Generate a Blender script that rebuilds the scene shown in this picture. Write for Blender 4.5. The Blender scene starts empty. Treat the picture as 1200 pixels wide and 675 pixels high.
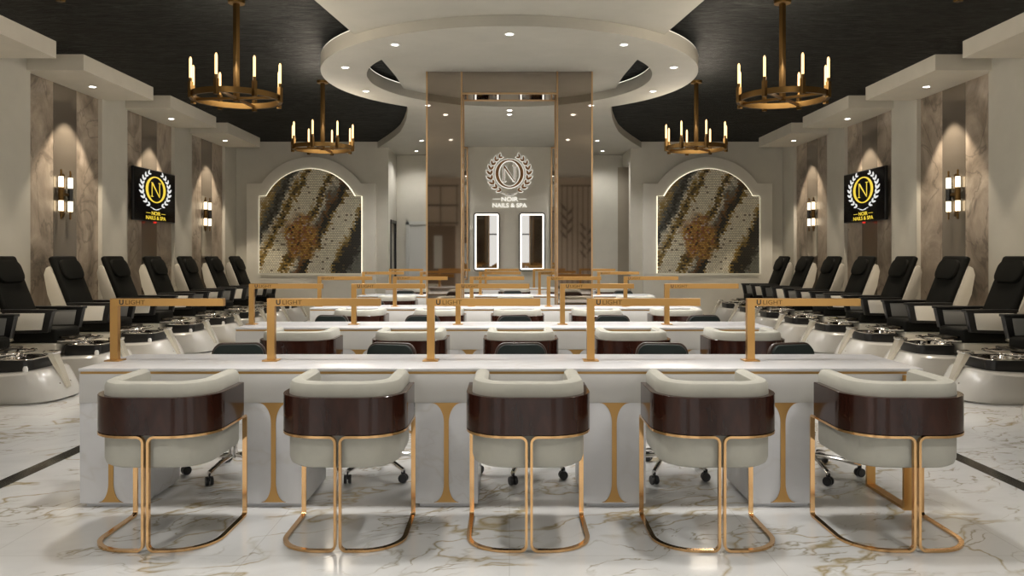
import bpy, bmesh, math, random
from mathutils import Vector, Matrix
random.seed(7)
S = bpy.context.scene
COL = S.collection
PI = math.pi
R = math.radians

# ------------------------------------------------------------------ camera
F = 916.0                                  # focal length in pixels of the 1200 px frame
cam = bpy.data.cameras.new('camera'); camo = bpy.data.objects.new('camera', cam); COL.objects.link(camo)
cam.sensor_width = 36; cam.lens = 36*F/1200
cam.shift_x = 3/1200; cam.shift_y = -37.5/1200
cam.clip_start = .05; cam.clip_end = 200
camo.location = (0, 0, 1.38); camo.rotation_euler = (PI/2, 0, 0)
S.camera = camo
# ------------------------------------------------------------------ world and exposure
w = bpy.data.worlds.new('sky'); S.world = w; w.use_nodes = True
wn = w.node_tree.nodes['Background']; wn.inputs[0].default_value = (1, .975, .94, 1); wn.inputs[1].default_value = 1.2
S.view_settings.view_transform = 'Standard'; S.view_settings.look = 'None'
S.view_settings.exposure = .17; S.view_settings.gamma = 1; S.view_settings.use_curve_mapping = False
S.cycles.max_bounces = 10; S.cycles.diffuse_bounces = 5; S.cycles.glossy_bounces = 5
S.cycles.transmission_bounces = 6; S.cycles.use_denoising = True
S.cycles.caustics_reflective = False; S.cycles.caustics_refractive = False
S.cycles.sample_clamp_indirect = 6
SPOT = 250.0        # watts of a downlight
WASH = 215.0       # watts of a soffit downlight
WARM = (1, .86, .68)
NEUT = (1, .965, .925)

# ------------------------------------------------------------------ materials
def mat(name, col, rough=.5, metal=0, **kw):
    m = bpy.data.materials.new(name); m.use_nodes = True
    p = m.node_tree.nodes['Principled BSDF']
    p.inputs['Base Color'].default_value = (*col, 1); p.inputs['Roughness'].default_value = rough
    p.inputs['Metallic'].default_value = metal
    for k, v in kw.items(): p.inputs[k.replace('_', ' ')].default_value = v
    return m
class NT:
    def __init__(s, m): s.m = m; s.t = m.node_tree; s.p = s.t.nodes.get('Principled BSDF')
    def n(s, typ, **kw):
        x = s.t.nodes.new(typ)
        for k, v in kw.items(): setattr(x, k, v)
        return x
    def l(s, a, b): s.t.links.new(a, b)
    def co(s, kind='Object', scale=(1, 1, 1), rot=(0, 0, 0)):
        c = s.n('ShaderNodeTexCoord'); mp = s.n('ShaderNodeMapping')
        mp.inputs['Scale'].default_value = scale; mp.inputs['Rotation'].default_value = rot
        s.l(c.outputs[kind], mp.inputs['Vector']); return mp.outputs['Vector']
    def pos(s, scale=(1, 1, 1), rot=(0, 0, 0)):
        c = s.n('ShaderNodeNewGeometry'); mp = s.n('ShaderNodeMapping')
        mp.inputs['Scale'].default_value = scale; mp.inputs['Rotation'].default_value = rot
        s.l(c.outputs['Position'], mp.inputs['Vector']); return mp.outputs['Vector']
    def noise(s, vec, scale, detail=4, rough=.55, dist=0):
        x = s.n('ShaderNodeTexNoise'); x.inputs['Scale'].default_value = scale; x.inputs['Detail'].default_value = detail
        x.inputs['Roughness'].default_value = rough; x.inputs['Distortion'].default_value = dist
        s.l(vec, x.inputs['Vector']); return x.outputs['Fac']
    def ramp(s, fac, stops, interp='LINEAR'):
        x = s.n('ShaderNodeValToRGB'); e = x.color_ramp.elements; x.color_ramp.interpolation = interp
        while len(e) > 1: e.remove(e[-1])
        for i, (p, c) in enumerate(stops):
            if not hasattr(c, '__len__'): c = (c, c, c)
            if i == 0: e[0].position = p; e[0].color = (*c, 1)
            else: k = e.new(p); k.color = (*c, 1)
        s.l(fac, x.inputs[0]); return x.outputs['Color']
    def math(s, op, a, b=None, c=None):
        x = s.n('ShaderNodeMath', operation=op)
        for i, v in enumerate((a, b, c)):
            if v is None: continue
            if isinstance(v, (int, float)): x.inputs[i].default_value = v
            else: s.l(v, x.inputs[i])
        return x.outputs[0]
    def mix(s, fac, a, b, blend='MIX'):
        x = s.n('ShaderNodeMix', data_type='RGBA', blend_type=blend)
        for i, v in ((0, fac), (6, a), (7, b)):
            if isinstance(v, (int, float)): x.inputs[i].default_value = v
            elif isinstance(v, tuple): x.inputs[i].default_value = (*v, 1)
            else: s.l(v, x.inputs[i])
        return x.outputs[2]
    def bump(s, h, strength=.2, dist=.01):
        b = s.n('ShaderNodeBump'); b.inputs['Strength'].default_value = strength; b.inputs['Distance'].default_value = dist
        s.l(h, b.inputs['Height']); s.l(b.outputs[0], s.p.inputs['Normal'])
def emis(name, col, strength):
    m = bpy.data.materials.new(name); m.use_nodes = True
    p = m.node_tree.nodes['Principled BSDF']
    p.inputs['Base Color'].default_value = (.02, .02, .02, 1)
    p.inputs['Emission Color'].default_value = (*col, 1); p.inputs['Emission Strength'].default_value = strength
    return m
def plaster(name, col, rough=.75):
    m = mat(name, col, rough); t = NT(m); v = t.pos()
    n = t.noise(v, 3, 5); c = t.ramp(n, [(.3, tuple(x*.96 for x in col)), (.7, tuple(min(1, x*1.03) for x in col))])
    t.l(c, t.p.inputs['Base Color']); t.bump(t.noise(v, 60, 3), .05, .004); return m
M = {}
M['wall'] = plaster('cream_plaster', (.54, .515, .445))
M['ceil'] = plaster('white_ceiling_paint', (.45, .43, .372), .8)
M['surround'] = plaster('pale_surround', (.68, .655, .58))  # drawn paler than the wall around it
M['arm_cream'] = mat('pale_arm_panel', (.78, .75, .68), .35)
M['soffit'] = plaster('soffit_paint', (.66, .615, .52), .8)
M['brown_wall'] = plaster('brown_wall_paint', (.62, .54, .46), .6)
M['unlit_wall'] = plaster('unlit_corridor', (.30, .26, .20), .8)  # the corridor's lack of light is put into this darker colour
# black wallpaper
m = M['black_ceil'] = mat('black_textured_wallpaper', (.012, .013, .011), .5, 0, Specular_IOR_Level=.16); t = NT(m); v = t.pos((2.0, 6.5, 1))
n = t.noise(v, 1.5, 8, .72, 1.6)
t.l(t.ramp(n, [(.35, (.003, .0035, .003)), (.6, (.009, .010, .0085)), (.74, (.038, .041, .034))]), t.p.inputs['Base Color'])
t.l(t.ramp(n, [(.3, .7), (.75, .45)]), t.p.inputs['Roughness']); t.bump(n, 1.0, .05)
# marble floor
def marble(name, base, vein1, vein2, sc, amount, rough, tile=None):
    m = mat(name, base, rough); t = NT(m); v = t.pos((1, 1, 1), (0, 0, R(-28)))
    warp = t.n('ShaderNodeTexNoise'); warp.inputs['Scale'].default_value = .9*sc; warp.inputs['Detail'].default_value = 5
    t.l(v, warp.inputs['Vector'])
    vm = t.n('ShaderNodeVectorMath', operation='MULTIPLY_ADD'); t.l(warp.outputs['Color'], vm.inputs[0])
    vm.inputs[1].default_value = (.9/sc,)*3; t.l(v, vm.inputs[2])
    mp = t.n('ShaderNodeMapping'); mp.inputs['Scale'].default_value = (.55, 1.5, 1); t.l(vm.outputs[0], mp.inputs[0]); vv = mp.outputs[0]
    def ridge(scale, width):
        n = t.noise(vv, scale*sc, 3, .5)
        a = t.math('ABSOLUTE', t.math('SUBTRACT', n, .5))
        return t.ramp(a, [(0, 1), (width*.35, .55), (width, 0)])
    r1 = ridge(1.3, .019); r2 = ridge(3.4, .024)
    mk = t.ramp(t.noise(v, .9*sc, 3), [(.40, 0), (.52, 1)])
    mk2 = t.ramp(t.noise(v, 1.35*sc, 2), [(.47, 0), (.57, 1)])
    cloud = t.ramp(t.noise(vv, 1.7*sc, 6), [(.35, base), (.75, tuple(b*.86 for b in base))])
    c = t.mix(t.math('MULTIPLY', t.math('MULTIPLY', r1, mk), amount), cloud, vein1)
    c = t.mix(t.math('MULTIPLY', t.math('MULTIPLY', r2, mk2), amount*.9), c, vein2)
    if tile:
        b = t.n('ShaderNodeTexBrick'); b.offset = .0; b.inputs['Scale'].default_value = 1
        b.inputs['Brick Width'].default_value = tile[0]; b.inputs['Row Height'].default_value = tile[1]; b.inputs['Mortar Size'].default_value = .0018
        t.l(t.pos(), b.inputs['Vector']); c = t.mix(t.math('MULTIPLY', b.outputs['Fac'], .45), c, (.30, .28, .25))
    t.l(c, t.p.inputs['Base Color']); return m
M['floor'] = marble('white_marble_tile', (.66, .66, .65), (.33, .26, .13), (.27, .23, .14), 1.4, .95, .13, (1.2, 1.2))
M['dark_marble'] = marble('black_marble_strip', (.02, .02, .018), (.25, .22, .15), (.10, .09, .07), 3, .5, .15)
M['table_marble'] = marble('white_marble_slab', (.69, .69, .705), (.50, .46, .40), (.5, .48, .45), 1.3, .28, .22)
m = M['stone'] = mat('brown_grey_stone', (.2, .16, .13), .35); t = NT(m); v = t.pos((1, 1, .8))
n = t.noise(v, 1.7, 9, .62, .8); n2 = t.noise(v, 6, 8, .7)
c = t.ramp(n, [(.32, (.12, .095, .07)), (.44, (.29, .235, .18)), (.56, (.42, .345, .27)), (.70, (.58, .50, .40))])
vein = t.ramp(t.math('ABSOLUTE', t.math('SUBTRACT', t.noise(v, 1.25, 4, .5, 1.2), .5)), [(0, 1), (.022, 0)])
c = t.mix(t.math('MULTIPLY', vein, .55), c, (.08, .06, .045)); c = t.mix(.35, c, t.ramp(n2, [(.3, .5), (.7, 1)]), 'MULTIPLY')
t.l(c, t.p.inputs['Base Color'])
M['smoke_mirror'] = mat('smoked_bronze_mirror', (.26, .22, .175), .10, .55)
M['column_mirror'] = mat('bronze_mirror_glass', (.44, .385, .33), .03, 1)
M['mirror'] = mat('silver_mirror', (.55, .54, .52), .02, 1)
m = M['gold'] = mat('brushed_gold', (.60, .34, .115), .3, 1); t = NT(m)
t.l(t.ramp(t.noise(t.co('Object', (60, 60, 4)), 1, 3), [(.3, .28), (.7, .34)]), t.p.inputs['Roughness'])
M['gold_polish'] = mat('polished_gold', (.76, .47, .22), .12, 1)
M['gold_inlay'] = mat('satin_gold_inlay', (.52, .31, .11), .42, .85)
M['brass'] = mat('antique_brass', (.15, .088, .030), .42, 1)
M['brass_trim'] = mat('thin_brass_trim', (.55, .36, .19), .3, 1)
M['bulb'] = emis('candle_bulb', (1, .60, .24), 2.6)
M['tube_glass'] = emis('lit_glass_tube', (1, .84, .58), 2.6)
M['led'] = emis('white_led', (1, .95, .86), 1.8)
M['led_cove'] = emis('cove_led', (1, .93, .80), 1.3)
M['led_art'] = emis('artwork_backlight', (1, .90, .66), 1.4)
M['lens'] = emis('downlight_lens', (1, .95, .88), 14)
M['white_plastic'] = mat('white_plastic', (.72, .72, .70), .35)
M['laminate'] = mat('white_lacquer', (.66, .65, .63), .25)
def fabric(name, col, rough=.85, bs=260):
    m = mat(name, col, rough); t = NT(m); v = t.co('Object')
    n = t.noise(v, 9, 5); t.l(t.ramp(n, [(.3, tuple(x*.93 for x in col)), (.7, tuple(x*1.04 for x in col))]), t.p.inputs['Base Color'])
    t.bump(t.noise(v, bs, 2), .15, .002); t.p.inputs['Sheen Weight'].default_value = .1 if col[0] > .2 else 0; t.p.inputs['Specular IOR Level'].default_value = .3 if col[0] > .2 else .12; return m
M['cream_fabric'] = fabric('cream_upholstery', (.44, .43, .375))
m = M['walnut'] = mat('polished_mahogany_veneer', (.035, .013, .009), .16, 0, Specular_IOR_Level=.32, Coat_Weight=.3, Coat_Roughness=.05); t = NT(m)
v = t.co('Object', (8, 8, 1.4)); n = t.noise(v, 1, 6, .6, .8)
t.l(t.ramp(n, [(.3, (.016, .0055, .004)), (.55, (.034, .011, .0065)), (.75, (.054, .018, .010))]), t.p.inputs['Base Color'])
M['black_leather'] = fabric('black_leather', (.008, .008, .0065), .6, 120)
M['slate_leather'] = fabric('slate_green_leather', (.022, .029, .027), .5, 120)
M['brown_shell'] = mat('dark_brown_shell', (.035, .02, .015), .35)
M['cream_shell'] = mat('cream_gloss_shell', (.60, .565, .485), .3)
M['tub_shell'] = mat('pale_grey_tub_shell', (.50, .485, .45), .22)
M['grey_panel'] = mat('grey_arm_panel', (.30, .30, .285), .3)
M['black_plastic'] = mat('black_plastic', (.012, .012, .012), .3)
M['chrome'] = mat('chrome', (.78, .76, .73), .08, 1)
M['dark_chrome'] = mat('dark_chrome', (.10, .09, .075), .22, 1)
M['acrylic'] = mat('clear_acrylic', (.82, .77, .66), .08, .6)
M['door_grey'] = mat('pale_grey_door', (.52, .52, .49), .5)
M['dark'] = mat('dark_frame', (.02, .02, .02), .4)
M['glass'] = mat('window_glass', (.95, .97, .96), .0, 0, Transmission_Weight=1, IOR=1.01)
M['screen'] = mat('black_screen', (.002, .002, .003), .1, 0, Specular_IOR_Level=.1)
M['scr_gold'] = emis('screen_yellow', (1, .72, .05), .8)
M['scr_white'] = emis('screen_white', (.9, .9, .86), .75)
M['red_led'] = emis('red_standby_light', (1, .03, .02), .7)
M['sign_metal'] = mat('brushed_copper_letter', (.24, .13, .06), .3, 1)
M['halo'] = emis('sign_halo', (1, .95, .84), .85)
# mosaic artwork: bands run diagonally, one colour per small tile
m = M['mosaic'] = mat('mosaic_tile_art', (.5, .45, .35), .3); t = NT(m)
c = t.n('ShaderNodeTexCoord'); sp = t.n('ShaderNodeSeparateXYZ'); t.l(c.outputs['Object'], sp.inputs[0])
TW, TH = .050, .038
row = t.math('FLOOR', t.math('DIVIDE', sp.outputs['Z'], TH))
off = t.math('MULTIPLY', t.math('FLOORED_MODULO', row, 2), TW/2)
ux = t.math('DIVIDE', t.math('ADD', sp.outputs['X'], off), TW)
cx = t.math('MULTIPLY', t.math('FLOOR', ux), TW); cz = t.math('MULTIPLY', row, TH)
cb = t.n('ShaderNodeCombineXYZ'); t.l(cx, cb.inputs[0]); t.l(cz, cb.inputs[2])
s_ = t.math('SUBTRACT', t.math('MULTIPLY', cx, .883), t.math('MULTIPLY', cz, .469))
mpn = t.n('ShaderNodeMapping'); mpn.inputs['Rotation'].default_value = (0, R(28), 0); mpn.inputs['Scale'].default_value = (2.6, 1, 1.1); t.l(cb.outputs[0], mpn.inputs[0])
wv = t.noise(mpn.outputs[0], 1.4, 6, .65, .4)
wh = t.n('ShaderNodeTexWhiteNoise'); t.l(cb.outputs[0], wh.inputs['Vector'])
s2 = t.math('ADD', s_, t.math('MULTIPLY', t.math('SUBTRACT', wv, .5), .55))
s2 = t.math('ADD', s2, t.math('MULTIPLY', t.math('SUBTRACT', wh.outputs['Value'], .5), .07))
f = t.math('DIVIDE', t.math('ADD', s2, 1.4), 2.8)
CR, BK, GD, AM, GY = (.92, .86, .68), (.010, .010, .008), (.44, .28, .05), (.26, .11, .02), (.16, .165, .14)
def q(s): return (s+1.4)/2.8
col = t.ramp(f, [(q(-1.15), CR), (q(-1.02), GD), (q(-.95), GY), (q(-.84), BK), (q(-.76), GY), (q(-.70), CR), (q(-.63), GD), (q(-.58), BK), (q(-.52), GD), (q(-.47), CR),
                (q(-.14), CR), (q(-.10), GD), (q(-.04), BK), (q(.02), GD), (q(.06), CR), (q(.16), GY), (q(.22), AM), (q(.27), BK), (q(.36), BK), (q(.41), GD), (q(.45), CR),
                (q(.82), CR), (q(.88), GD), (q(.95), BK), (q(1.2), BK), (q(1.3), GY)])
spk = t.math('GREATER_THAN', wh.outputs['Value'], .975)
col = t.mix(t.math('MULTIPLY', spk, .8), col, (.10, .07, .03))
# amber pool, lower left of the middle
vd = t.n('ShaderNodeVectorMath', operation='DISTANCE'); vd.inputs[1].default_value = (-.22, 0, -.30)
vsq = t.n('ShaderNodeVectorMath', operation='MULTIPLY'); vsq.inputs[1].default_value = (1, 1, .8)
t.l(cb.outputs[0], vsq.inputs[0]); t.l(vsq.outputs[0], vd.inputs[0])
amb = t.ramp(t.math('ADD', vd.outputs['Value'], t.math('MULTIPLY', t.math('SUBTRACT', t.noise(cb.outputs[0], 3, 4), .5), .55)), [(.30, 1), (.42, 0)])
acol = t.ramp(t.math('ADD', t.math('MULTIPLY', wh.outputs['Value'], .5), t.math('MULTIPLY', t.noise(cb.outputs[0], 4, 4), .6)), [(.25, (.02, .012, .006)), (.42, (.46, .20, .03)), (.6, (.70, .42, .08)), (.75, (.34, .09, .03)), (.9, CR)])
col = t.mix(amb, col, acol)
col = t.mix(.4, col, t.ramp(wh.outputs['Value'], [(0, .5), (1, 1.0)]), 'MULTIPLY')
fx = t.math('ABSOLUTE', t.math('SUBTRACT', t.math('FRACT', ux), .5)); fz = t.math('ABSOLUTE', t.math('SUBTRACT', t.math('FRACT', t.math('DIVIDE', sp.outputs['Z'], TH)), .5))
gr = t.math('MAXIMUM', t.math('GREATER_THAN', fx, .45), t.math('GREATER_THAN', fz, .41))
t.l(t.mix(gr, col, (.06, .05, .03)), t.p.inputs['Base Color']); t.bump(t.math('SUBTRACT', 1, gr), .4, .004)

# ------------------------------------------------------------------ mesh helpers
def box(bm, x0, x1, y0, y1, z0, z1, bev=0, seg=2):
    r = bmesh.ops.create_cube(bm, size=1, matrix=Matrix.Translation(((x0+x1)/2, (y0+y1)/2, (z0+z1)/2)) @ Matrix.Diagonal((abs(x1-x0), abs(y1-y0), abs(z1-z0), 1)))
    if bev:
        es = list({e for v in r['verts'] for e in v.link_edges})
        bmesh.ops.bevel(bm, geom=es, offset=bev, segments=seg, profile=.5, affect='EDGES')
def prism(bm, poly, a0, a1, plane='xz', bev=0):
    """extrude a 2D outline; plane 'xz' along y, 'xy' along z, 'yz' along x"""
    def P(p, a):
        return {'xz': (p[0], a, p[1]), 'xy': (p[0], p[1], a), 'yz': (a, p[0], p[1])}[plane]
    A = [bm.verts.new(P(p, a0)) for p in poly]; B = [bm.verts.new(P(p, a1)) for p in poly]
    n = len(poly); fs = [bm.faces.new(A), bm.faces.new(B[::-1])]
    for i in range(n): fs.append(bm.faces.new((A[i], B[i], B[(i+1) % n], A[(i+1) % n])))
    bmesh.ops.recalc_face_normals(bm, faces=fs)
    if bev:
        es = [e for f_ in fs[:2] for e in f_.edges]
        bmesh.ops.bevel(bm, geom=es, offset=bev, segments=2, profile=.5, affect='EDGES')
def lathe(bm, prof, seg=24, c=(0, 0, 0), axis='z'):
    rings = []
    def P(x, y, z):
        if axis == 'x': return (c[0]+z, c[1]+x, c[2]+y)
        if axis == 'y': return (c[0]+x, c[1]+z, c[2]+y)
        return (c[0]+x, c[1]+y, c[2]+z)
    for r, z in prof:
        if r < 1e-6: rings.append([bm.verts.new(P(0, 0, z))])
        else: rings.append([bm.verts.new(P(r*math.cos(2*PI*i/seg), r*math.sin(2*PI*i/seg), z)) for i in range(seg)])
    fs = []
    for a, b in zip(rings, rings[1:]):
        for i in range(seg):
            j = (i+1) % seg
            if len(a) == 1 and len(b) > 1: fs.append(bm.faces.new((a[0], b[j], b[i])))
            elif len(b) == 1 and len(a) > 1: fs.append(bm.faces.new((a[i], a[j], b[0])))
            elif len(a) > 1: fs.append(bm.faces.new((a[i], a[j], b[j], b[i])))
    bmesh.ops.recalc_face_normals(bm, faces=fs)
def fillet(pts, rad, closed=False, seg=8, cl=.499):
    pts = [Vector(p) for p in pts]; n = len(pts); out = []
    for i, p in enumerate(pts):
        r = rad[i] if hasattr(rad, '__len__') else rad
        if (not closed and i in (0, n-1)) or r == 0: out.append(p); continue
        a = pts[i-1]-p; b = pts[(i+1) % n]-p
        ang = a.angle(b)
        if ang > PI-.02: out.append(p); continue
        d = min(r/math.tan(ang/2), a.length*cl, b.length*cl); rr = d*math.tan(ang/2)
        a.normalize(); b.normalize(); bis = (a+b).normalized(); c = p+bis*(rr/math.sin(ang/2))
        u = (p+a*d-c); w_ = (p+b*d-c); th = u.angle(w_)
        for k in range(seg+1):
            f_ = k/seg
            out.append(c+(u*math.sin((1-f_)*th)+w_*math.sin(f_*th))/math.sin(th))
    return out
def tube(bm, pts, r, closed=False, seg=8, rect=None, up0=None):
    pts = [Vector(p) for p in pts]; n = len(pts); rings = []; fs = []
    prev = None
    for i, p in enumerate(pts):
        if closed: d = (pts[(i+1) % n]-pts[i-1]).normalized()
        else: d = (pts[min(i+1, n-1)]-pts[max(i-1, 0)]).normalized()
        if prev is None:
            u = Vector(up0) if up0 else (Vector((0, 0, 1)) if abs(d.z) < .9 else Vector((1, 0, 0)))
        else: u = prev
        s = d.cross(u)
        if s.length < 1e-5: s = d.orthogonal()
        s.normalize(); u = s.cross(d).normalized(); prev = u
        if rect:
            a, b = rect; q_ = [(a, b), (-a, b), (-a, -b), (a, -b)]
        else: q_ = [(r*math.cos(2*PI*k/seg), r*math.sin(2*PI*k/seg)) for k in range(seg)]
        rings.append([bm.verts.new(p+s*x+u*y) for x, y in q_])
    m_ = len(rings[0])
    for i in range(n if closed else n-1):
        a, b = rings[i], rings[(i+1) % n]
        sh = 0
        if closed and i == n-1:
            sh = min(range(m_), key=lambda k: sum((a[j].co-b[(j+k) % m_].co).length for j in range(m_)))
        for j in range(m_): fs.append(bm.faces.new((a[j], a[(j+1) % m_], b[(j+1+sh) % m_], b[(j+sh) % m_])))
    if not closed: fs += [bm.faces.new(rings[0][::-1]), bm.faces.new(rings[-1])]
    bmesh.ops.recalc_face_normals(bm, faces=fs)
def rrect(w_, h, r, n=4):
    o = []
    for cx_, cy_, a in ((w_/2-r, h/2-r, 0), (-w_/2+r, h/2-r, 90), (-w_/2+r, -h/2+r, 180), (w_/2-r, -h/2+r, 270)):
        for k in range(n+1): o.append((cx_+r*math.cos(R(a+90*k/n)), cy_+r*math.sin(R(a+90*k/n))))
    return o
def sweep_u(bm, w_, yr, yf, rad, prof, endr=.0):
    """sweep a (outward, z) profile along a U in plan, open towards +y; w_ half-width, ends rounded by endr"""
    path = fillet([(-w_, yf, 0), (-w_, yr, 0), (w_, yr, 0), (w_, yf, 0)], rad, seg=12)
    cx_ = sum(p[0] for p in prof)/len(prof); cz_ = sum(p[1] for p in prof)/len(prof)
    rings = []; n = len(path)
    def ring(p, nrm, s, dirn, d):
        return [bm.verts.new(Vector((p.x+dirn.x*d+nrm.x*(cx_+(o-cx_)*s), p.y+dirn.y*d+nrm.y*(cx_+(o-cx_)*s), cz_+(z-cz_)*(1-(1-s)*.35)))) for o, z in prof]
    for i, p in enumerate(path):
        d = (path[min(i+1, n-1)]-path[max(i-1, 0)]).normalized(); nr = Vector((d.y, -d.x, 0))
        if i == 0 and endr:
            for k in (.0, 30, 60): rings.append(ring(p, nr, max(.12, math.sin(R(k))), d, -endr*math.cos(R(k))))
        rings.append(ring(p, nr, 1, d, 0))
        if i == n-1 and endr:
            for k in (60, 30, 0): rings.append(ring(p, nr, max(.12, math.sin(R(k))), d, endr*math.cos(R(k))))
    fs = []; m_ = len(prof)
    for a, b in zip(rings, rings[1:]):
        for j in range(m_): fs.append(bm.faces.new((a[j], a[(j+1) % m_], b[(j+1) % m_], b[j])))
    fs += [bm.faces.new(rings[0][::-1]), bm.faces.new(rings[-1])]
    bmesh.ops.recalc_face_normals(bm, faces=fs)
def loft(bm, rings):
    """closed skin through rings of equal point count, capped"""
    V = [[bm.verts.new(p) for p in r] for r in rings]; m_ = len(V[0]); fs = []
    for a, b in zip(V, V[1:]):
        for j in range(m_): fs.append(bm.faces.new((a[j], a[(j+1) % m_], b[(j+1) % m_], b[j])))
    fs += [bm.faces.new(V[0][::-1]), bm.faces.new(V[-1])]
    bmesh.ops.recalc_face_normals(bm, faces=fs)
def obj(name, bm, m, parent=None, smooth=True, loc=None):
    me = bpy.data.meshes.new(name)
    if isinstance(bm, list):
        fns = bm; bm = bmesh.new()
        for f_ in fns: f_(bm)
    bm.to_mesh(me); bm.free()
    me.materials.append(M[m] if isinstance(m, str) else m)
    if smooth and len(me.polygons):
        me.polygons.foreach_set('use_smooth', [True]*len(me.polygons)); me.set_sharp_from_angle(angle=R(35))
    o = bpy.data.objects.new(name, me); COL.objects.link(o)
    if parent: o.parent = parent
    if loc: o.location = loc
    return o
def B(fn):
    bm = bmesh.new(); fn(bm); return bm
def thing(name, label, cat, loc=(0, 0, 0), rz=0, group=None):
    o = bpy.data.objects.new(name, None); COL.objects.link(o); o.empty_display_size = .1
    o.location = loc; o.rotation_euler = (0, 0, rz); o['label'] = label; o['category'] = cat
    if group: o['group'] = group
    return o
def tag(o, label, cat, group=None):
    o['label'] = label; o['category'] = cat
    if group: o['group'] = group
    return o
def struct(name, bm, m, parent=None, smooth=False, loc=None):
    o = obj(name, bm, m, parent, smooth, loc); o['kind'] = 'structure'; return o
def dup(root, loc, rz=None, label=None):
    def cp(o, par):
        c_ = o.copy(); COL.objects.link(c_)
        if par: c_.parent = par
        for ch in list(o.children): cp(ch, c_)
        return c_
    r = cp(root, None); r.location = loc
    if rz is not None: r.rotation_euler = (0, 0, rz)
    if label: r['label'] = label
    return r
class Repeat:
    """first place() moves the prototype itself, later ones copy it"""
    def __init__(s, proto): s.p = proto; s.used = False
    def place(s, loc, rz=0, label=None):
        if s.used: return dup(s.p, loc, rz, label)
        s.used = True; s.p.location = loc; s.p.rotation_euler = (0, 0, rz); s.p['label'] = label; return s.p
def lamp(kind, name, parent, loc, energy, col, **kw):
    l = bpy.data.lights.new(name, kind); l.energy = energy; l.color = col
    for k, v in kw.items(): setattr(l, k, v)
    o = bpy.data.objects.new(name, l); COL.objects.link(o); o.parent = parent; o.location = loc; return o
def text_mesh(txt, size, depth, loc, align='CENTER', xs=1, bold=0):
    cu = bpy.data.curves.new('lettering', 'FONT'); cu.body = txt; cu.size = size; cu.extrude = depth; cu.align_x = align; cu.offset = bold
    o = bpy.data.objects.new('lettering', cu); me = bpy.data.meshes.new_from_object(o)
    bpy.data.objects.remove(o); bpy.data.curves.remove(cu)
    bm = bmesh.new(); bm.from_mesh(me); bpy.data.meshes.remove(me)
    bmesh.ops.transform(bm, matrix=Matrix.Translation(loc) @ Matrix.Rotation(PI/2, 4, 'X') @ Matrix.Diagonal((xs, 1, 1, 1)), verts=bm.verts)
    return bm

# ------------------------------------------------------------------ room shell
XW, YB, YF = 6.12, 17.30, -3.6            # side walls, back wall, shop front behind the camera
ZC, ZW = 3.91, 3.77                       # black ceiling, dropped white ceiling
struct('floor', B(lambda b: box(b, -9.2, 9.2, YF-.2, 20.2, -.12, 0)), 'floor')
for i, s in enumerate((-1, 1)):
    struct('trim_%d' % (i+1), B(lambda b: box(b, s*3.02, s*3.13, YF+.3, 17.2, -.01, .002)), 'dark_marble')
struct('ceiling', B(lambda b: box(b, -6.4, 6.4, YF-.2, 18.7, ZC, ZC+.12)), 'black_ceil')
edge = [(18.6, 3.0), (17.3, 2.92), (16.3, 2.53), (15.6, 2.28), (15.0, 2.09), (14.3, 1.93), (13.6, 1.79), (12.9, 1.68), (12.0, 1.56), (11.2, 1.51), (10.4, 1.51), (9.6, 1.55), (8.9, 1.61), (8.3, 1.69), (7.3, 1.82), (6.3, 2.02), (5.3, 2.3), (4, 2.75), (2, 3.4), (0, 4.1), (YF, 4.8)]
poly = [(x, y) for y, x in edge] + [(-x, y) for y, x in edge[::-1]]
struct('trim_3', B(lambda b: prism(b, poly, ZW, ZC-.002, 'xy')), 'ceil')
def side_wall(s):
    def f_(b):
        box(b, s*(XW+.06), s*(XW+.3), YF, YB+.2, 0, ZC)
    return f_
struct('wall_left', B(side_wall(-1)), 'wall'); struct('wall_right', B(side_wall(1)), 'wall')
BAY = [7.29, 9.80, 12.31, 14.82]; PW = 1.74; XS = 5.34
tn = 4
PIL = [(YF, 7.36), (9.10, 9.87), (11.61, 12.38), (14.12, 14.89), (16.63, YB)]
for s in (-1, 1):
    for a, b_ in PIL:
        struct('trim_%d' % tn, B(lambda b: box(b, s*(XW-.07), s*(XW+.07), a, b_, 0, ZC)), 'wall'); tn += 1
    for a in BAY:
        struct('trim_%d' % tn, B(lambda b: box(b, s*XS, s*(XW+.02), a, a+1.92, 3.71, ZC-.001)), 'soffit'); tn += 1
        y0 = a+.07                                              # stone slabs either side of the mirror strip
        struct('trim_%d' % tn, B(lambda b: box(b, s*(XW-.01), s*(XW+.07), y0, y0+.60, 0, 3.72)), 'stone'); tn += 1
        struct('trim_%d' % tn, B(lambda b: box(b, s*(XW-.01), s*(XW+.07), y0+1.16, y0+PW, 0, 3.72)), 'stone'); tn += 1
# back wall: two arched bays, a recess between them, the logo wall in the recess
def back(b):
    for s in (-1, 1):
        box(b, s*2.68, s*6.4, YB, YB+.25, 0, ZC)
    box(b, -3.0, 3.4, 18.55, 18.7, 0, ZC)                        # recess back
    box(b, -1.62, 1.62, 17.10, 17.25, 0, ZW)                     # logo wall
struct('wall_back', B(back), 'wall')
def lret(b):
    box(b, -2.9, -2.68, YB+.25, 17.62, 0, ZC); box(b, -2.9, -2.68, 18.36, 18.56, 0, ZC); box(b, -2.9, -2.68, 17.62, 18.36, 2.18, ZC)
struct('wall_recess_left', B(lret), 'wall')
def rret(b):
    box(b, 2.68, 2.9, YB+.25, 18.6, 3.48, ZC)
struct('wall_recess_right', B(rret), 'wall')
struct('wall_corridor', B(lambda b: (box(b, 3.35, 3.5, YB+.25, 18.7, 0, ZC), box(b, 2.9, 3.35, YB+.25, YB+.27, 0, 3.48), box(b, 2.57, 3.4, 18.52, 18.545, 0, 3.48))), 'unlit_wall')  # includes a dark sheet giving the unlit corridor its shade
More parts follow.
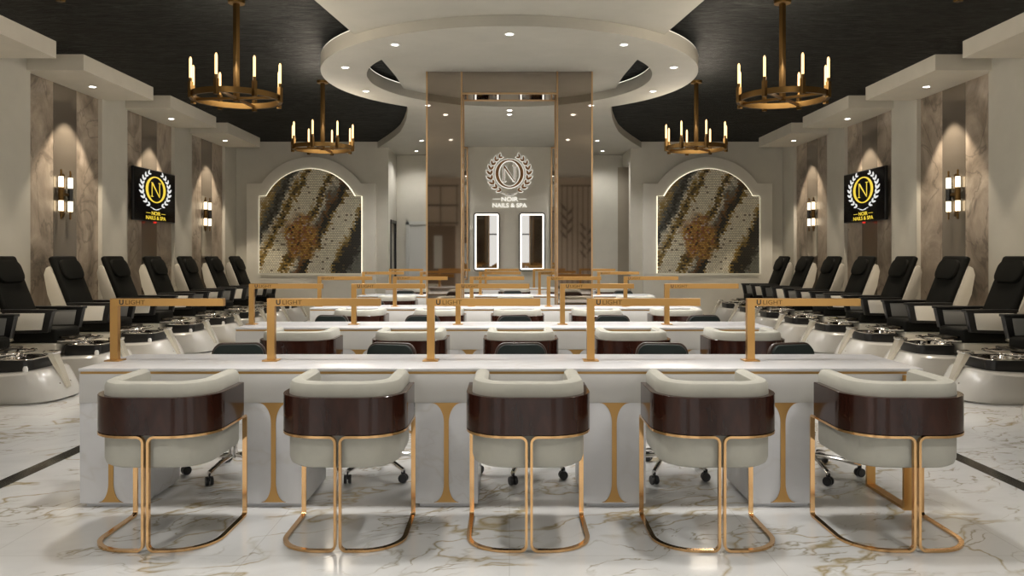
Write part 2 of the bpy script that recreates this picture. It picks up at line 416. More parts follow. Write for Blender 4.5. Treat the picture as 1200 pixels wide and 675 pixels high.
d1 = struct('door_1', B(lambda b: (box(b, -2.37, -1.55, 18.505, 18.55, 0, 2.12, .004))), 'door_grey')
struct('door_frame', B(lambda b: (box(b, -2.45, -2.37, 18.48, 18.56, 0, 2.20), box(b, -1.55, -1.47, 18.48, 18.56, 0, 2.20), box(b, -2.45, -1.47, 18.48, 18.56, 2.12, 2.20))), 'door_grey', d1)
obj('door_handle', B(lambda b: (box(b, -1.66, -1.64, 18.44, 18.51, 1.0, 1.02), box(b, -1.78, -1.64, 18.44, 18.455, 1.0, 1.02, .004))), 'chrome', d1)
d2 = struct('dark_doorway', B(lambda b: box(b, -2.90, -2.86, 17.64, 18.34, 0, 2.12)), 'dark')  # near-black slab paints the darkness of an open doorway
struct('door_frame', B(lambda b: (box(b, -2.70, -2.655, 17.58, 17.64, 0, 2.20), box(b, -2.70, -2.655, 18.33, 18.39, 0, 2.20), box(b, -2.70, -2.655, 17.58, 18.39, 2.13, 2.20))), 'dark', d2)
# arched surrounds on the back wall
def arc_outline(hw, z0, zs, hc, sag, n=28):
    r = (hc*hc+sag*sag)/(2*sag); a = math.asin(hc/r)
    o = [(-hw, z0), (hw, z0), (hw, zs)]
    for k in range(n+1):
        th = a-2*a*k/n; o.append((r*math.sin(th), zs+sag-r+r*math.cos(th)))
    return o+[(-hw, zs)]
for s in (-1, 1):
    c = s*4.365
    struct('trim_%d' % tn, B(lambda b: prism(b, [(x+c, z) for x, z in arc_outline(1.42, .0, 2.975, 1.09, .585)], YB-.11, YB+.02, 'xz', .008)), 'surround', smooth=True); tn += 1
# shop front behind the camera, invented to supply daylight: windows, brown door and panels
wins = [(-6.0, -2.85), (-1.45, 1.45), (2.85, 6.0)]
def front(b):
    xs = [-6.4] + [x for w_ in wins for x in w_] + [6.4]
    for i in range(0, len(xs), 2): box(b, xs[i], xs[i+1], YF-.2, YF, 0, ZC)
    for a, b_ in wins:
        box(b, a, b_, YF-.2, YF, 0, .12); box(b, a, b_, YF-.2, YF, 3.6, ZC)
struct('wall_front', B(front), 'brown_wall')
for i, (a, b_) in enumerate(wins):
    wo = struct('window_%d' % (i+1), B(lambda b: (box(b, a, b_, YF-.14, YF-.06, .12, .18), box(b, a, b_, YF-.14, YF-.06, 3.54, 3.6), box(b, a, b_, YF-.14, YF-.06, 2.4, 2.46),
        [box(b, x-.03, x+.03, YF-.14, YF-.06, .12, 3.6) for x in (a+.03, a+(b_-a)/3, a+2*(b_-a)/3, b_-.03)])), 'dark')
    pl = lamp('AREA', 'window_portal', None, ((a+b_)/2, YF-.22, 1.86), 1, (1, 1, 1), shape='RECTANGLE', size=b_-a, size_y=3.48)
    pl.rotation_euler = (PI/2, 0, 0); pl.data.cycles.is_portal = True
d3 = struct('door_3', B(lambda b: box(b, -2.7, -1.65, YF-.005, YF+.05, 0, 2.3, .004)), mat('brown_door', (.22, .16, .115), .35))
obj('door_glass', B(lambda b: box(b, -2.3, -2.05, YF+.045, YF+.058, 1.0, 2.0)), mat('frosted_door_glass', (.65, .66, .64), .25), d3)

# ------------------------------------------------------------------ ring ceiling and downlights
DC = 10.13; RO, RI = 2.38, 1.82; ZD = 3.66
def annulus(b):
    lathe(b, [(RI, ZD), (RO, ZD), (RO, 3.83), (RI, 3.83), (RI, ZD)], 96, (0, DC, 0))
ring = struct('trim_%d' % tn, B(annulus), 'ceil', smooth=True); tn += 1
def cove(r0, r1):
    def f_(b): lathe(b, [(r0, 3.832), (r1, 3.832), (r1, 3.840), (r0, 3.840), (r0, 3.832)], 96, (0, DC, 0))
    return f_
o = obj('cove_light', B(cove(RO-.03, RO-.004)), 'led_cove'); tag(o, 'thin lit strip along the outer top edge of the ring ceiling', 'strip light')
o = obj('cove_light', B(cove(RI+.004, RI+.03)), 'led_cove'); tag(o, 'thin lit strip along the inner top edge of the ring ceiling', 'strip light')
dl = thing('ceiling_downlight', '', 'downlight', group='recessed downlights')
obj('trim_ring', B(lambda b: lathe(b, [(.036, -.004), (.052, -.006), (.056, 0), (.036, .004), (.036, -.004)], 24)), 'white_plastic', dl)
obj('lens', B(lambda b: lathe(b, [(0, -.0025), (.036, -.0025), (.036, .001), (0, .001)], 24)), 'lens', dl)
sl = lamp('SPOT', 'downlight_beam', dl, (0, 0, -.012), SPOT, NEUT, spot_size=R(125), spot_blend=.8, shadow_soft_size=.16)
wl = thing('soffit_downlight', '', 'downlight', group='downlights in the wall soffits')
obj('trim_ring', B(lambda b: lathe(b, [(.040, -.004), (.058, -.006), (.062, 0), (.040, .004), (.040, -.004)], 24)), 'white_plastic', wl)
obj('lens', B(lambda b: lathe(b, [(0, -.0025), (.040, -.0025), (.040, .001), (0, .001)], 24)), 'lens', wl)
lamp('SPOT', 'downlight_beam', wl, (0, 0, -.012), WASH, WARM, spot_size=R(76), spot_blend=.30, shadow_soft_size=.03)
DL, WL = Repeat(dl), Repeat(wl)
ORD = ['first', 'second', 'third', 'fourth', 'fifth', 'sixth', 'seventh', 'eighth', 'ninth', 'tenth', 'eleventh', 'twelfth']
rd = (RO+RI)/2
for k, a in enumerate((270, 306, 341, 19, 54, 90, 126, 161, 199, 234)):
    DL.place((rd*math.cos(R(a)), DC+rd*math.sin(R(a)), ZD), 0,
             'small downlight set in the ring ceiling, ' + ['at its front', 'right of its front', 'right side towards the front', 'right side towards the back', 'right of its back', 'at its back', 'left of its back', 'left side towards the back', 'left side towards the front', 'left of its front'][k])
for s, sd in ((-1, 'left'), (1, 'right')):
    DL.place((s*1.08, 7.05, ZW), 0, 'downlight in the white ceiling ahead of the ring, %s one of the pair' % sd)
    rc = DL.place((s*2.12, 17.80, ZW), 0, 'added downlight brightening the %s recess beside the logo wall' % sd)  # added to brighten the recess, no fixture known here
    for ch in rc.children:
        if ch.type == 'LIGHT': ch.data = ch.data.copy(); ch.data.energy = SPOT*.4; ch.data.spot_size = R(150)
    DL.place((s*1.82, 16.2, ZW), 0, 'downlight in the white ceiling beyond the ring near the %s recess' % sd)
    DL.place((s*1.2, 4.2, ZW), 0, 'downlight in the white ceiling over the front table, %s side' % sd)
    DL.place((s*1.2, -1.2, ZW), 0, 'added fill downlight in the white ceiling just inside the shop front, %s of the middle' % sd)  # unseen pair added as fill for the front rows
    DL.place((s*2.3, 1.5, ZW), 0, 'added fill downlight in the white ceiling by the shop front, %s side' % sd)  # out of view, added for more light from the front
    for k, a in enumerate(BAY):
        WL.place((s*5.74, a+.96, 3.71), 0, 'downlight in the %s soffit, %s bay from the front' % (sd, ORD[k]))
DL.place((0, 13.2, ZW), 0, 'downlight in the white ceiling seen through the mirrored portal')

# ------------------------------------------------------------------ bronze mirror portal
pt = thing('mirrored_portal', 'tall bronze mirror clad portal of two square columns and a header under the ring ceiling', 'portal', (0, 10.13, 0))
for s in (-1, 1):
    cmn = obj('column', B(lambda b: box(b, s*.62, s*1.07, 0, .45, 0, ZW-.001)), 'column_mirror', pt, False)
    for x in (.62, 1.07):
        for y in (0, .45):
            obj('corner_trim', B(lambda b: box(b, s*x-.010, s*x+.010, y-.010, y+.010, 0, ZW-.002)), 'brass_trim', cmn, False)
hd = obj('header', B(lambda b: box(b, -.61, .61, .0, .45, 3.485, ZW-.001)), 'column_mirror', pt, False)
for y in (0, .45):
    obj('header_trim', B(lambda b: box(b, -.61, .61, y-.010, y+.010, 3.475, 3.495)), 'brass_trim', hd, False)

# ------------------------------------------------------------------ smoked mirror strips, sconces and screens on the side walls
def sconce_proto():
    t_ = thing('wall_sconce', '', 'wall lamp', group='twin tube sconces on the mirror strips')
    obj('back_plate', B(lambda b: box(b, 0, .012, -.05, .05, 1.92, 2.5, .003)), 'brass', t_)     # local +x faces the room
    for y, mm in ((-.112, 'brass'), (.112, 'black_plastic')):
        obj('sleeve', B(lambda b: lathe(b, [(.0, 2.13), (.035, 2.13), (.035, 2.31), (0, 2.31)], 20, (.052, y, 0))), mm, t_)
        for z0, z1 in ((2.31, 2.455), (1.99, 2.13)):
            obj('glass_tube', B(lambda b: lathe(b, [(0, z0), (.031, z0), (.031, z1), (0, z1)], 20, (.052, y, 0))), 'tube_glass', t_)
        for z0, z1 in ((2.455, 2.55), (1.88, 1.99)):
            obj('rod', B(lambda b: lathe(b, [(0, z0), (.012, z0), (.012, z1), (0, z1)], 10, (.052, y, 0))), 'brass', t_)
    obj('arm', B(lambda b: box(b, .01, .05, -.1, .1, 2.2, 2.24, .003)), 'brass', t_)
    return t_
SC = Repeat(sconce_proto())
def leaf(cx_, cz_, ang, L, W, n=6):
    ca, sa = math.cos(ang), math.sin(ang); o = []
    for k in range(n+1): u = k/n; o.append((u*L, W*math.sin(PI*u)**.8*(1-.25*u)))
    for k in range(n-1, 0, -1): u = k/n; o.append((u*L, -W*math.sin(PI*u)**.8*(1-.25*u)))
    return [(cx_+x*ca-y*sa, cz_+x*sa+y*ca) for x, y in o]
def logo(sc, y0, y1, g=0):
    """emblem pieces about the ring centre; sc metres per drawing unit (ring radius 123 units), y0..y1 its depth, g grows the outline"""
    out = {}
    n = 48
    def ring_(b):
        Vs = []
        for k in range(n):
            a = 2*PI*k/n; c_, s_2 = math.cos(a), math.sin(a)
            o_ = ((123+g)*sc*c_, (125+g)*sc*s_2); i_ = ((94-g)*sc*c_, (114-g)*sc*s_2)
            Vs.append([b.verts.new((p[0], y, p[1])) for y in (y0, y1) for p in (o_, i_)])
        fs = []
        for k in range(n):
            a, c_ = Vs[k], Vs[(k+1) % n]
            for i, j in ((0, 1), (1, 3), (3, 2), (2, 0)): fs.append(b.faces.new((a[i], a[j], c_[j], c_[i])))
        bmesh.ops.recalc_face_normals(b, faces=fs)
    out['ring'] = ring_
    def N_(b):
        k = g*.6
        def q4(*p): prism(b, [(x*sc, z*sc) for x, z in p], y0, y1, 'xz')
        q4((-52-k, -66), (-44+k, -66), (-44+k, 58), (-52-k, 58))
        q4((42-k, -58), (50+k, -58), (50+k, 66), (42-k, 66))
        q4((-58-k, 66+k), (-38+k, 66+k), (50+k, -70-k), (42-k*2, -70-k))
        q4((-64-k, -70-k), (-32+k, -70-k), (-32+k, -64), (-64-k, -64)); q4((30-k, 64), (64+k, 64), (64+k, 70+k), (30-k, 70+k))
    out['letter'] = N_
    for s, nm in ((-1, 'laurel_left'), (1, 'laurel_right')):
        def lau(b, s=s):
            for i in range(9):
                th = R(124+i*15.1); sz = 1-.22*abs(i-4.5)/4.5
                px_, pz = 166*math.cos(th), 166*math.sin(th)
                tx = math.atan2(-math.cos(th), math.sin(th))
                for da, L in ((.62, 56), (-.42, 49)):
                    l_ = leaf(px_, pz, tx+da, (L+g*1.3)*sz, (12.5+g*.8)*sz)
                    pts = [((-x if s > 0 else x)*sc, z*sc) for x, z in l_]
                    prism(b, pts, y0, y1, 'xz')
            st = [(-(66 if s < 0 else -66), -170), ((6 if s < 0 else -6), -192), ((40 if s < 0 else -40), -184)]
            tube(b, [(x*sc, (y0+y1)/2, z*sc) for x, z in st], (2.5+g*.5)*sc, seg=6)
        out[nm] = lau
    return out
def tv_proto():
    t_ = thing('television', '', 'television', group='screens on the side walls')
    obj('housing', B(lambda b: box(b, -.77, .77, .004, .05, -.435, .435, .006)), 'black_plastic', t_)
    s_3 = obj('screen', B(lambda b: box(b, -.755, .755, .000, .008, -.42, .42)), 'screen', t_, False)
    obj('wall_bracket', B(lambda b: box(b, -.2, .2, .05, .11, -.15, .15)), 'black_plastic', t_)
    sc = .00178; up = .105
    for k, f_ in logo(sc, -.003, .001).items():
        bm = B(f_); bmesh.ops.translate(bm, vec=(0, 0, up), verts=bm.verts)
        bmesh.ops.scale(bm, vec=(1.70, 1, 1), verts=bm.verts)
        obj(k, bm, 'scr_white' if 'laurel' in k else 'scr_gold', s_3)
    obj('lettering', text_mesh('NOIR', .085, .001, (0, -.002, -.325), xs=1.6, bold=.0012), 'scr_gold', s_3, False)
    obj('lettering', text_mesh('NAILS & SPA', .085, .001, (0, -.002, -.402), xs=1.6, bold=.0012), 'scr_gold', s_3, False)
    for s in (-1, 1): obj('dash', B(lambda b: box(b, s*.20, s*.36, -.003, .001, -.30, -.293)), 'scr_gold', s_3, False)
    obj('standby_light', B(lambda b: box(b, -.035, .035, .0, .03, -.462, -.434, .006)), 'red_led', t_)
    return t_
TV = Repeat(tv_proto())
for s, sd in ((-1, 'left'), (1, 'right')):
    for k, a in enumerate(BAY):
        y0 = a+.07
        mo = obj('mirror_strip', B(lambda b: box(b, s*(XW-.012), s*(XW+.065), y0+.602, y0+1.158, 0, 3.709)), 'smoke_mirror', None, False)
        tag(mo, 'tall smoked mirror strip between stone slabs, %s wall, %s' % (sd, ['bay nearest the shop front', 'behind the nearer sconce', 'behind the television', 'behind the farther sconce'][k]), 'mirror', 'smoked mirror strips')
        if k in (1, 3):
            sc_ = SC.place((s*(XW-.012), y0+.80, 0), 0 if s < 0 else PI, 'twin tube brass and black wall sconce, %s wall, %s the television' % (sd, 'nearer the front than' if k == 1 else 'beyond'))
            if s > 0: sc_.scale = (1, -1, 1)
        if k == 2:
            TV.place((s*(XW-.125), y0+.875, 2.395), PI/2 if s < 0 else -PI/2, 'black wall television showing a gold N in a white laurel, %s wall' % sd)

# ------------------------------------------------------------------ back wall: mosaic art, sign, lit mirrors
for s, sd in ((-1, 'left'), (1, 'right')):
    t_ = thing('mosaic_artwork', 'arched mosaic panel in cream, black and gold, backlit, in the %s arch' % sd, 'artwork', (s*4.365, YB-.155, 2.145), 0, 'mosaic arches')
    ol = [(x, z) for x, z in arc_outline(1.115, -1.145, .545, .965, .60)]
    obj('panel', B(lambda b: prism(b, ol, -.012, .012, 'xz')), 'mosaic', t_)
    ol2 = [(x*1.011, z*1.006) for x, z in arc_outline(1.115, -1.135, .548, .972, .60)]
    obj('backlight', B(lambda b: prism(b, ol2, .014, .044, 'xz')), 'led_art', t_)
sg = thing('wall_sign', 'halo lit sign, copper N in a laurel wreath over NOIR NAILS & SPA', 'sign', (0, 17.07, 3.18))
for k, f_ in logo(.00249, -.03, -.01).items():
    pc = obj(k, B(f_), 'sign_metal', sg)
for k, f_ in logo(.00249, .012, .026, 6).items():
    obj('halo', B(f_), 'halo', sg)
obj('lettering', text_mesh('NOIR', .125, .006, (0, .0, -.60), xs=1.2, bold=.004), 'halo', sg, False)
obj('lettering', text_mesh('NAILS & SPA', .125, .006, (0, .0, -.735), xs=1.1, bold=.004), 'halo', sg, False)
for s in (-1, 1): obj('dash', B(lambda b: box(b, s*.21, s*.37, -.006, .006, -.56, -.55)), 'halo', sg, False)
obj('standoff', B(lambda b: [lathe(b, [(0, -.02), (.006, -.02), (.006, .03), (0, .03)], 8, (x, 0, z), 'y') for x, z in ((-.27, 0), (.27, 0), (0, .29), (0, -.29), (-.41, 0), (.41, 0))]), 'white_plastic', sg)
for s, sd in ((-1, 'left'), (1, 'right')):
    t_ = thing('lit_mirror', 'rounded wall mirror with glowing border and black frame, %s of the two under the sign' % sd, 'mirror', (s*.495 + (.0 if s > 0 else 0), 17.10, 1.69), 0, 'lit mirrors under the sign')
    obj('frame', B(lambda b: prism(b, rrect(.57, 1.27, .05), -.04, -.002, 'xz')), 'dark', t_)
    obj('light_border', B(lambda b: prism(b, rrect(.52, 1.22, .03), -.046, -.030, 'xz')), 'led', t_)
    obj('glass', B(lambda b: prism(b, rrect(.45, 1.15, .01), -.050, -.035, 'xz')), 'mirror', t_, False)
    # tall gold framed mirror panel beside the logo wall, mostly behind the portal column
    t_ = thing('framed_mirror_panel', 'tall gold framed mirror panel mostly hidden behind the %s portal column' % sd, 'mirror', (s*1.24, 17.10, 0), 0, 'gold framed mirror panels')
    obj('frame', B(lambda b: (box(b, -.335, -.305, -.04, -.001, .86, 3.76), box(b, .305, .335, -.04, -.001, .86, 3.76), box(b, -.335, .335, -.04, -.001, .86, .89), box(b, -.335, .335, -.04, -.001, 3.73, 3.76))), 'brass_trim', t_, False)
    obj('glass', B(lambda b: box(b, -.306, .306, -.02, -.001, .88, 3.74)), 'mirror', t_, False)

# ------------------------------------------------------------------ chandeliers
def chandelier_proto():
    t_ = thing('chandelier', '', 'chandelier', group='candle ring chandeliers')
    rr, zr = .435, 2.94
    obj('ring', B(lambda b: lathe(b, [(rr-.03, zr-.028), (rr, zr-.028), (rr, zr+.028), (rr-.03, zr+.028), (rr-.03, zr-.028)], 64)), 'brass', t_)
    for a in (22.5, 112.5):
        obj('cross_bar', B(lambda b: tube(b, [(-(rr-.02)*math.cos(R(a)), -(rr-.02)*math.sin(R(a)), zr-.002), ((rr-.02)*math.cos(R(a)), (rr-.02)*math.sin(R(a)), zr-.002)], .012, rect=(.014, .012))), 'brass', t_, False)
    obj('rod', B(lambda b: box(b, -.022, .022, -.022, .022, zr-.03, ZC-.03)), 'brass', t_, False)
    obj('canopy', B(lambda b: lathe(b, [(0, ZC-.035), (.08, ZC-.035), (.085, ZC-.001), (0, ZC-.001)], 28)), 'brass', t_)
    lamp('POINT', 'candle_glow', t_, (0, 0, zr+.34), 48, (1, .88, .72), shadow_soft_size=.35)
    for k in range(8):
        a = R(22.5+45*k); x, y = (rr+.008)*math.cos(a), (rr+.008)*math.sin(a)
        h_ = obj('candle_holder', B(lambda b: (box(b, x-.018, x+.018, y-.018, y+.018, zr-.05, zr+.10), lathe(b, [(0, zr+.10), (.017, zr+.10), (.017, zr+.135), (0, zr+.135)], 12, (x, y, 0)))), 'brass', t_, False)
        obj('bulb', B(lambda b: lathe(b, [(0, zr+.135), (.0125, zr+.135), (.0125, zr+.315), (.006, zr+.335), (0, zr+.338)], 12, (x, y, 0))), 'bulb', h_)
    return t_
CH = Repeat(chandelier_proto())
for s, sd in ((-1, 'left'), (1, 'right')):
    for k, y in enumerate((7.73, 11.30, 4.20)):
        CH.place((s*2.70, y, 0), R(s*27), 'antique brass candle ring chandelier, %s side, %s' % (sd, ['middle of the three', 'farthest of the three', 'nearest of the three, cut by the top edge'][k]))

# ------------------------------------------------------------------ nail tables
ROW = [0, 2.44, 4.95, 7.82, 10.6]
RN = ['front nail table', 'second nail table', 'third nail table', 'fourth nail table', 'rearmost nail table']
PL = ['left end', 'second place from left', 'middle', 'second place from right', 'right end']
def table_proto():
    t_ = thing('nail_table', '', 'table', group='long white nail tables')
    x0, x1, y0, y1 = -2.36, 2.265, 4.277, 4.905       # built where the front table stands, origin at y 0
    PX = [-2.185, -1.294, -.346, .575, 1.50]
    obj('tabletop', B(lambda b: box(b, x0, x1, y0, y1, .747, .764, .003)), 'table_marble', t_)
    obj('gold_band', B(lambda b: box(b, x0+.006, 2.18, y0+.012, y1-.03, .733, .747)), 'gold_inlay', t_, False)
    obj('apron', B(lambda b: box(b, x0+.001, 2.18, y0+.008, y1-.06, .575, .733, .002)), 'laminate', t_)
    for px in PX:
        p = obj('pedestal', B(lambda b: box(b, px-.173, px+.173, y0+.012, y0+.50, .022, .575, .002)), 'table_marble', t_)
        obj('plinth', B(lambda b: box(b, px-.15, px+.15, y0+.04, y0+.47, .0, .022)), 'table_marble', p, False)
        L = [(.026, .0), ]
        def arcpts():
            o = []
            for k in range(9):                         # top flare
                a = R(90*k/8); o.append((.082-.069*math.sin(a), .575-.110*(1-math.cos(a))))
            for k in range(9):                         # bottom flare
                a = R(90*k/8); o.append((.013+.054*(1-math.cos(a)), .135-.105*math.sin(a)))
            return o
        hp = arcpts()
        ol = [(px+x, z) for x, z in hp] + [(px-x, z) for x, z in hp[::-1]]
        obj('gold_inlay', B(lambda b: prism(b, ol, y0+.006, y0+.02, 'xz')), 'gold_inlay', p, False)
    fr = fillet([(2.17, y0+.06, .733), (2.17, y0+.06, .008), (2.17, y0+.46, .008), (2.17, y0+.46, .733)], 0)
    obj('end_leg', B(lambda b: (box(b, 2.14, 2.19, y0-.04, y0-.02, .0, .733), box(b, 2.14, 2.19, y0+.40, y0+.42, .0, .733), box(b, 2.14, 2.19, y0-.02, y0+.40, .0, .016))), 'gold', t_, False)
    return t_
TB = Repeat(table_proto())
def lamp_proto():
    t_ = thing('table_lamp', '', 'lamp', group='gold bar lamps on the nail tables')
    obj('base', B(lambda b: box(b, -.045, .045, -.045, .045, 0, .007, .002)), 'gold', t_)
    obj('post', B(lambda b: box(b, -.022, .022, -.018, .018, .007, .322)), 'gold', t_, False)
    a = obj('arm', B(lambda b: box(b, -.022, .643, -.018, .018, .322, .366, .001)), 'gold', t_, False)
    obj('light_strip', B(lambda b: box(b, .04, .62, -.010, .010, .3218, .323)), 'led', a, False)
    obj('lettering', text_mesh('U', .040, .0006, (.045, -.0184, .331), bold=.0012), 'dark', a, False)
    obj('lettering', text_mesh('LIGHT', .036, .0006, (.125, -.0184, .332), xs=1.15), 'brass', a, False)
    return t_
LP = Repeat(lamp_proto())
LX = [-2.32, -1.40, -.462, .477, 1.417]

# ------------------------------------------------------------------ barrel chairs (back towards the camera)
def barrel_proto():
    t_ = thing('barrel_chair', '', 'chair', group='cream barrel chairs')
    yr = -.27
    seat = fillet([(-.255, .27, 0), (-.255, yr+.020, 0), (.255, yr+.020, 0), (.255, .27, 0)], [.05, .19, .19, .05], True, 8)
    def st(b):
        R_ = []
        for z, k in ((.383, .93), (.393, .975), (.41, 1), (.500, 1), (.520, .985), (.528, .94)):
            R_.append([(p.x*k, p.y*k if p.y < 0 else p.y*k, z) for p in seat])
        loft(b, R_)
    obj('seat', B(st), 'cream_fabric', t_)
    # padded shell: outer face, rounded rim
    pr = []
    for a, z in ((.0, .45), (.0, .415), (-.008, .392), (-.025, .382), (-.06, .382), (-.072, .40), (-.075, .45), (-.075, .66), (-.078, .745), (-.074, .772), (-.058, .785), (-.030, .786), (-.010, .778), (.0, .760), (.002, .72)):
        pr.append((a, z))
    obj('backrest', B(lambda b: sweep_u(b, .271, yr+.016, .20, .178, pr, .03)), 'cream_fabric', t_)
    bp = [(-.018, .545), (.014, .545), (.016, .547), (.016, .717), (.014, .719), (-.018, .719)]
    obj('wood_band', B(lambda b: sweep_u(b, .286, yr+.004, .185, .19, bp)), 'walnut', t_)
    for s in (-1, 1):
        zt, zb, yr2, yf = .537, .0075, -.272, .235
        pts = [(s*.290, yf, zb), (s*.290, yr2, zb), (s*.0118, yr2, zb), (s*.0118, yr2, zt), (s*.290, yr2, zt), (s*.290, yf, zt)]
        obj('frame', B(lambda b: tube(b, fillet(pts, [.02, .19, .03, .03, .19, .02], True, 8, .80), .01, True, rect=(.0115, .0058), up0=(0, 1, 0))), 'gold_polish', t_)
    return t_
BC = Repeat(barrel_proto())
CX = [-1.694, -.80, .091, .99, 1.897]
# ------------------------------------------------------------------ technicians' stools behind the tables
def stool_proto():
    t_ = thing('office_stool', '', 'stool', group='dark swivel stools')
    obj('seat', B(lambda b: box(b, -.21, .21, -.20, .20, .40, .47, .03, 3)), 'slate_leather', t_)
    def pad(x0, x1, z0, z1, y0, y1, r):
        def f_(b):
            ol = [(x*1.13*( .78 + .22*min(1, max(0, (z1-(z+(z0+z1)/2))/(z1-z0)*1.5))), z+(z0+z1)/2) for x, z in rrect(x1-x0, z1-z0, r, 6)]
            prism(b, ol, y0, y1, 'xz', .008)
            for v in b.verts: v.co.y -= .55*v.co.x*v.co.x
        return f_
    sh = obj('backrest', B(pad(-.178, .178, .52, .806, .205, .235, .055)), 'brown_shell', t_)
    obj('back_pad', B(pad(-.165, .165, .53, .795, .175, .208, .05)), 'slate_leather', sh)
    obj('back_bracket', B(lambda b: tube(b, fillet([(0, .05, .385), (0, .25, .385), (0, .25, .60)], .05), .014, rect=(.022, .008))), 'black_plastic', t_)
    obj('gas_post', B(lambda b: lathe(b, [(0, .10), (.03, .10), (.03, .26), (.018, .26), (.018, .40), (0, .40)], 18)), 'chrome', t_)
    for k in range(5):
        a = R(90+72*k+18); c_, s_2 = math.cos(a), math.sin(a)
        l_ = obj('base_leg', B(lambda b: tube(b, [(.02*c_, .02*s_2, .115), (.15*c_, .15*s_2, .105), (.29*c_, .29*s_2, .075)], .014, seg=8)), 'chrome', t_)
        def cas(b):
            for q_ in (-.013, .013):
                lathe(b, [(0, -.009), (.026, -.009), (.028, -.004), (.028, .004), (.026, .009), (0, .009)], 16, (0, 0, 0), 'y')
                for v in b.verts:
                    if not v.tag: v.co.y += q_; v.tag = True
            box(b, -.012, .012, -.004, .004, 0, .045)
            bmesh.ops.rotate(b, matrix=Matrix.Rotation(a+.7, 3, 'Z'), verts=b.verts)
            bmesh.ops.translate(b, vec=(.285*c_, .285*s_2, .0285), verts=b.verts)
        obj('caster', B(cas), 'black_plastic', l_)
    return t_
SP = Repeat(stool_proto())
SX = [-1.76, -.83, .09, .99, 1.92]
for r, dy in enumerate(ROW):
    TB.place((0, dy, 0), 0, 'long white marble nail table with gold inlaid pedestals, %s' % ['frontmost row', 'second row from the front', 'third row, just before the portal', 'fourth row, just beyond the portal', 'rearmost row'][r])
    for k in range(5):
        LP.place((LX[k], 4.60+dy, .7645), 0, 'gold bar lamp standing on the %s, %s' % (RN[r], PL[k]))
        BC.place((CX[k], 3.913+dy, 0), 0, 'cream barrel chair with glossy mahogany band before the %s, %s' % (RN[r], PL[k]))
        if (r == 2 and k in (1, 3)) or (r == 4): continue
        if r == 3 and k in (1, 3): continue
        SP.place((SX[k], 4.98+dy, 0), R([9, -14, 4, -6, 17][k]) if r == 0 else R([-8, 5, 12, -4, 8][k]*(1 if r % 2 else -1)), 'dark slate swivel stool behind the %s, %s' % (RN[r], PL[k]))

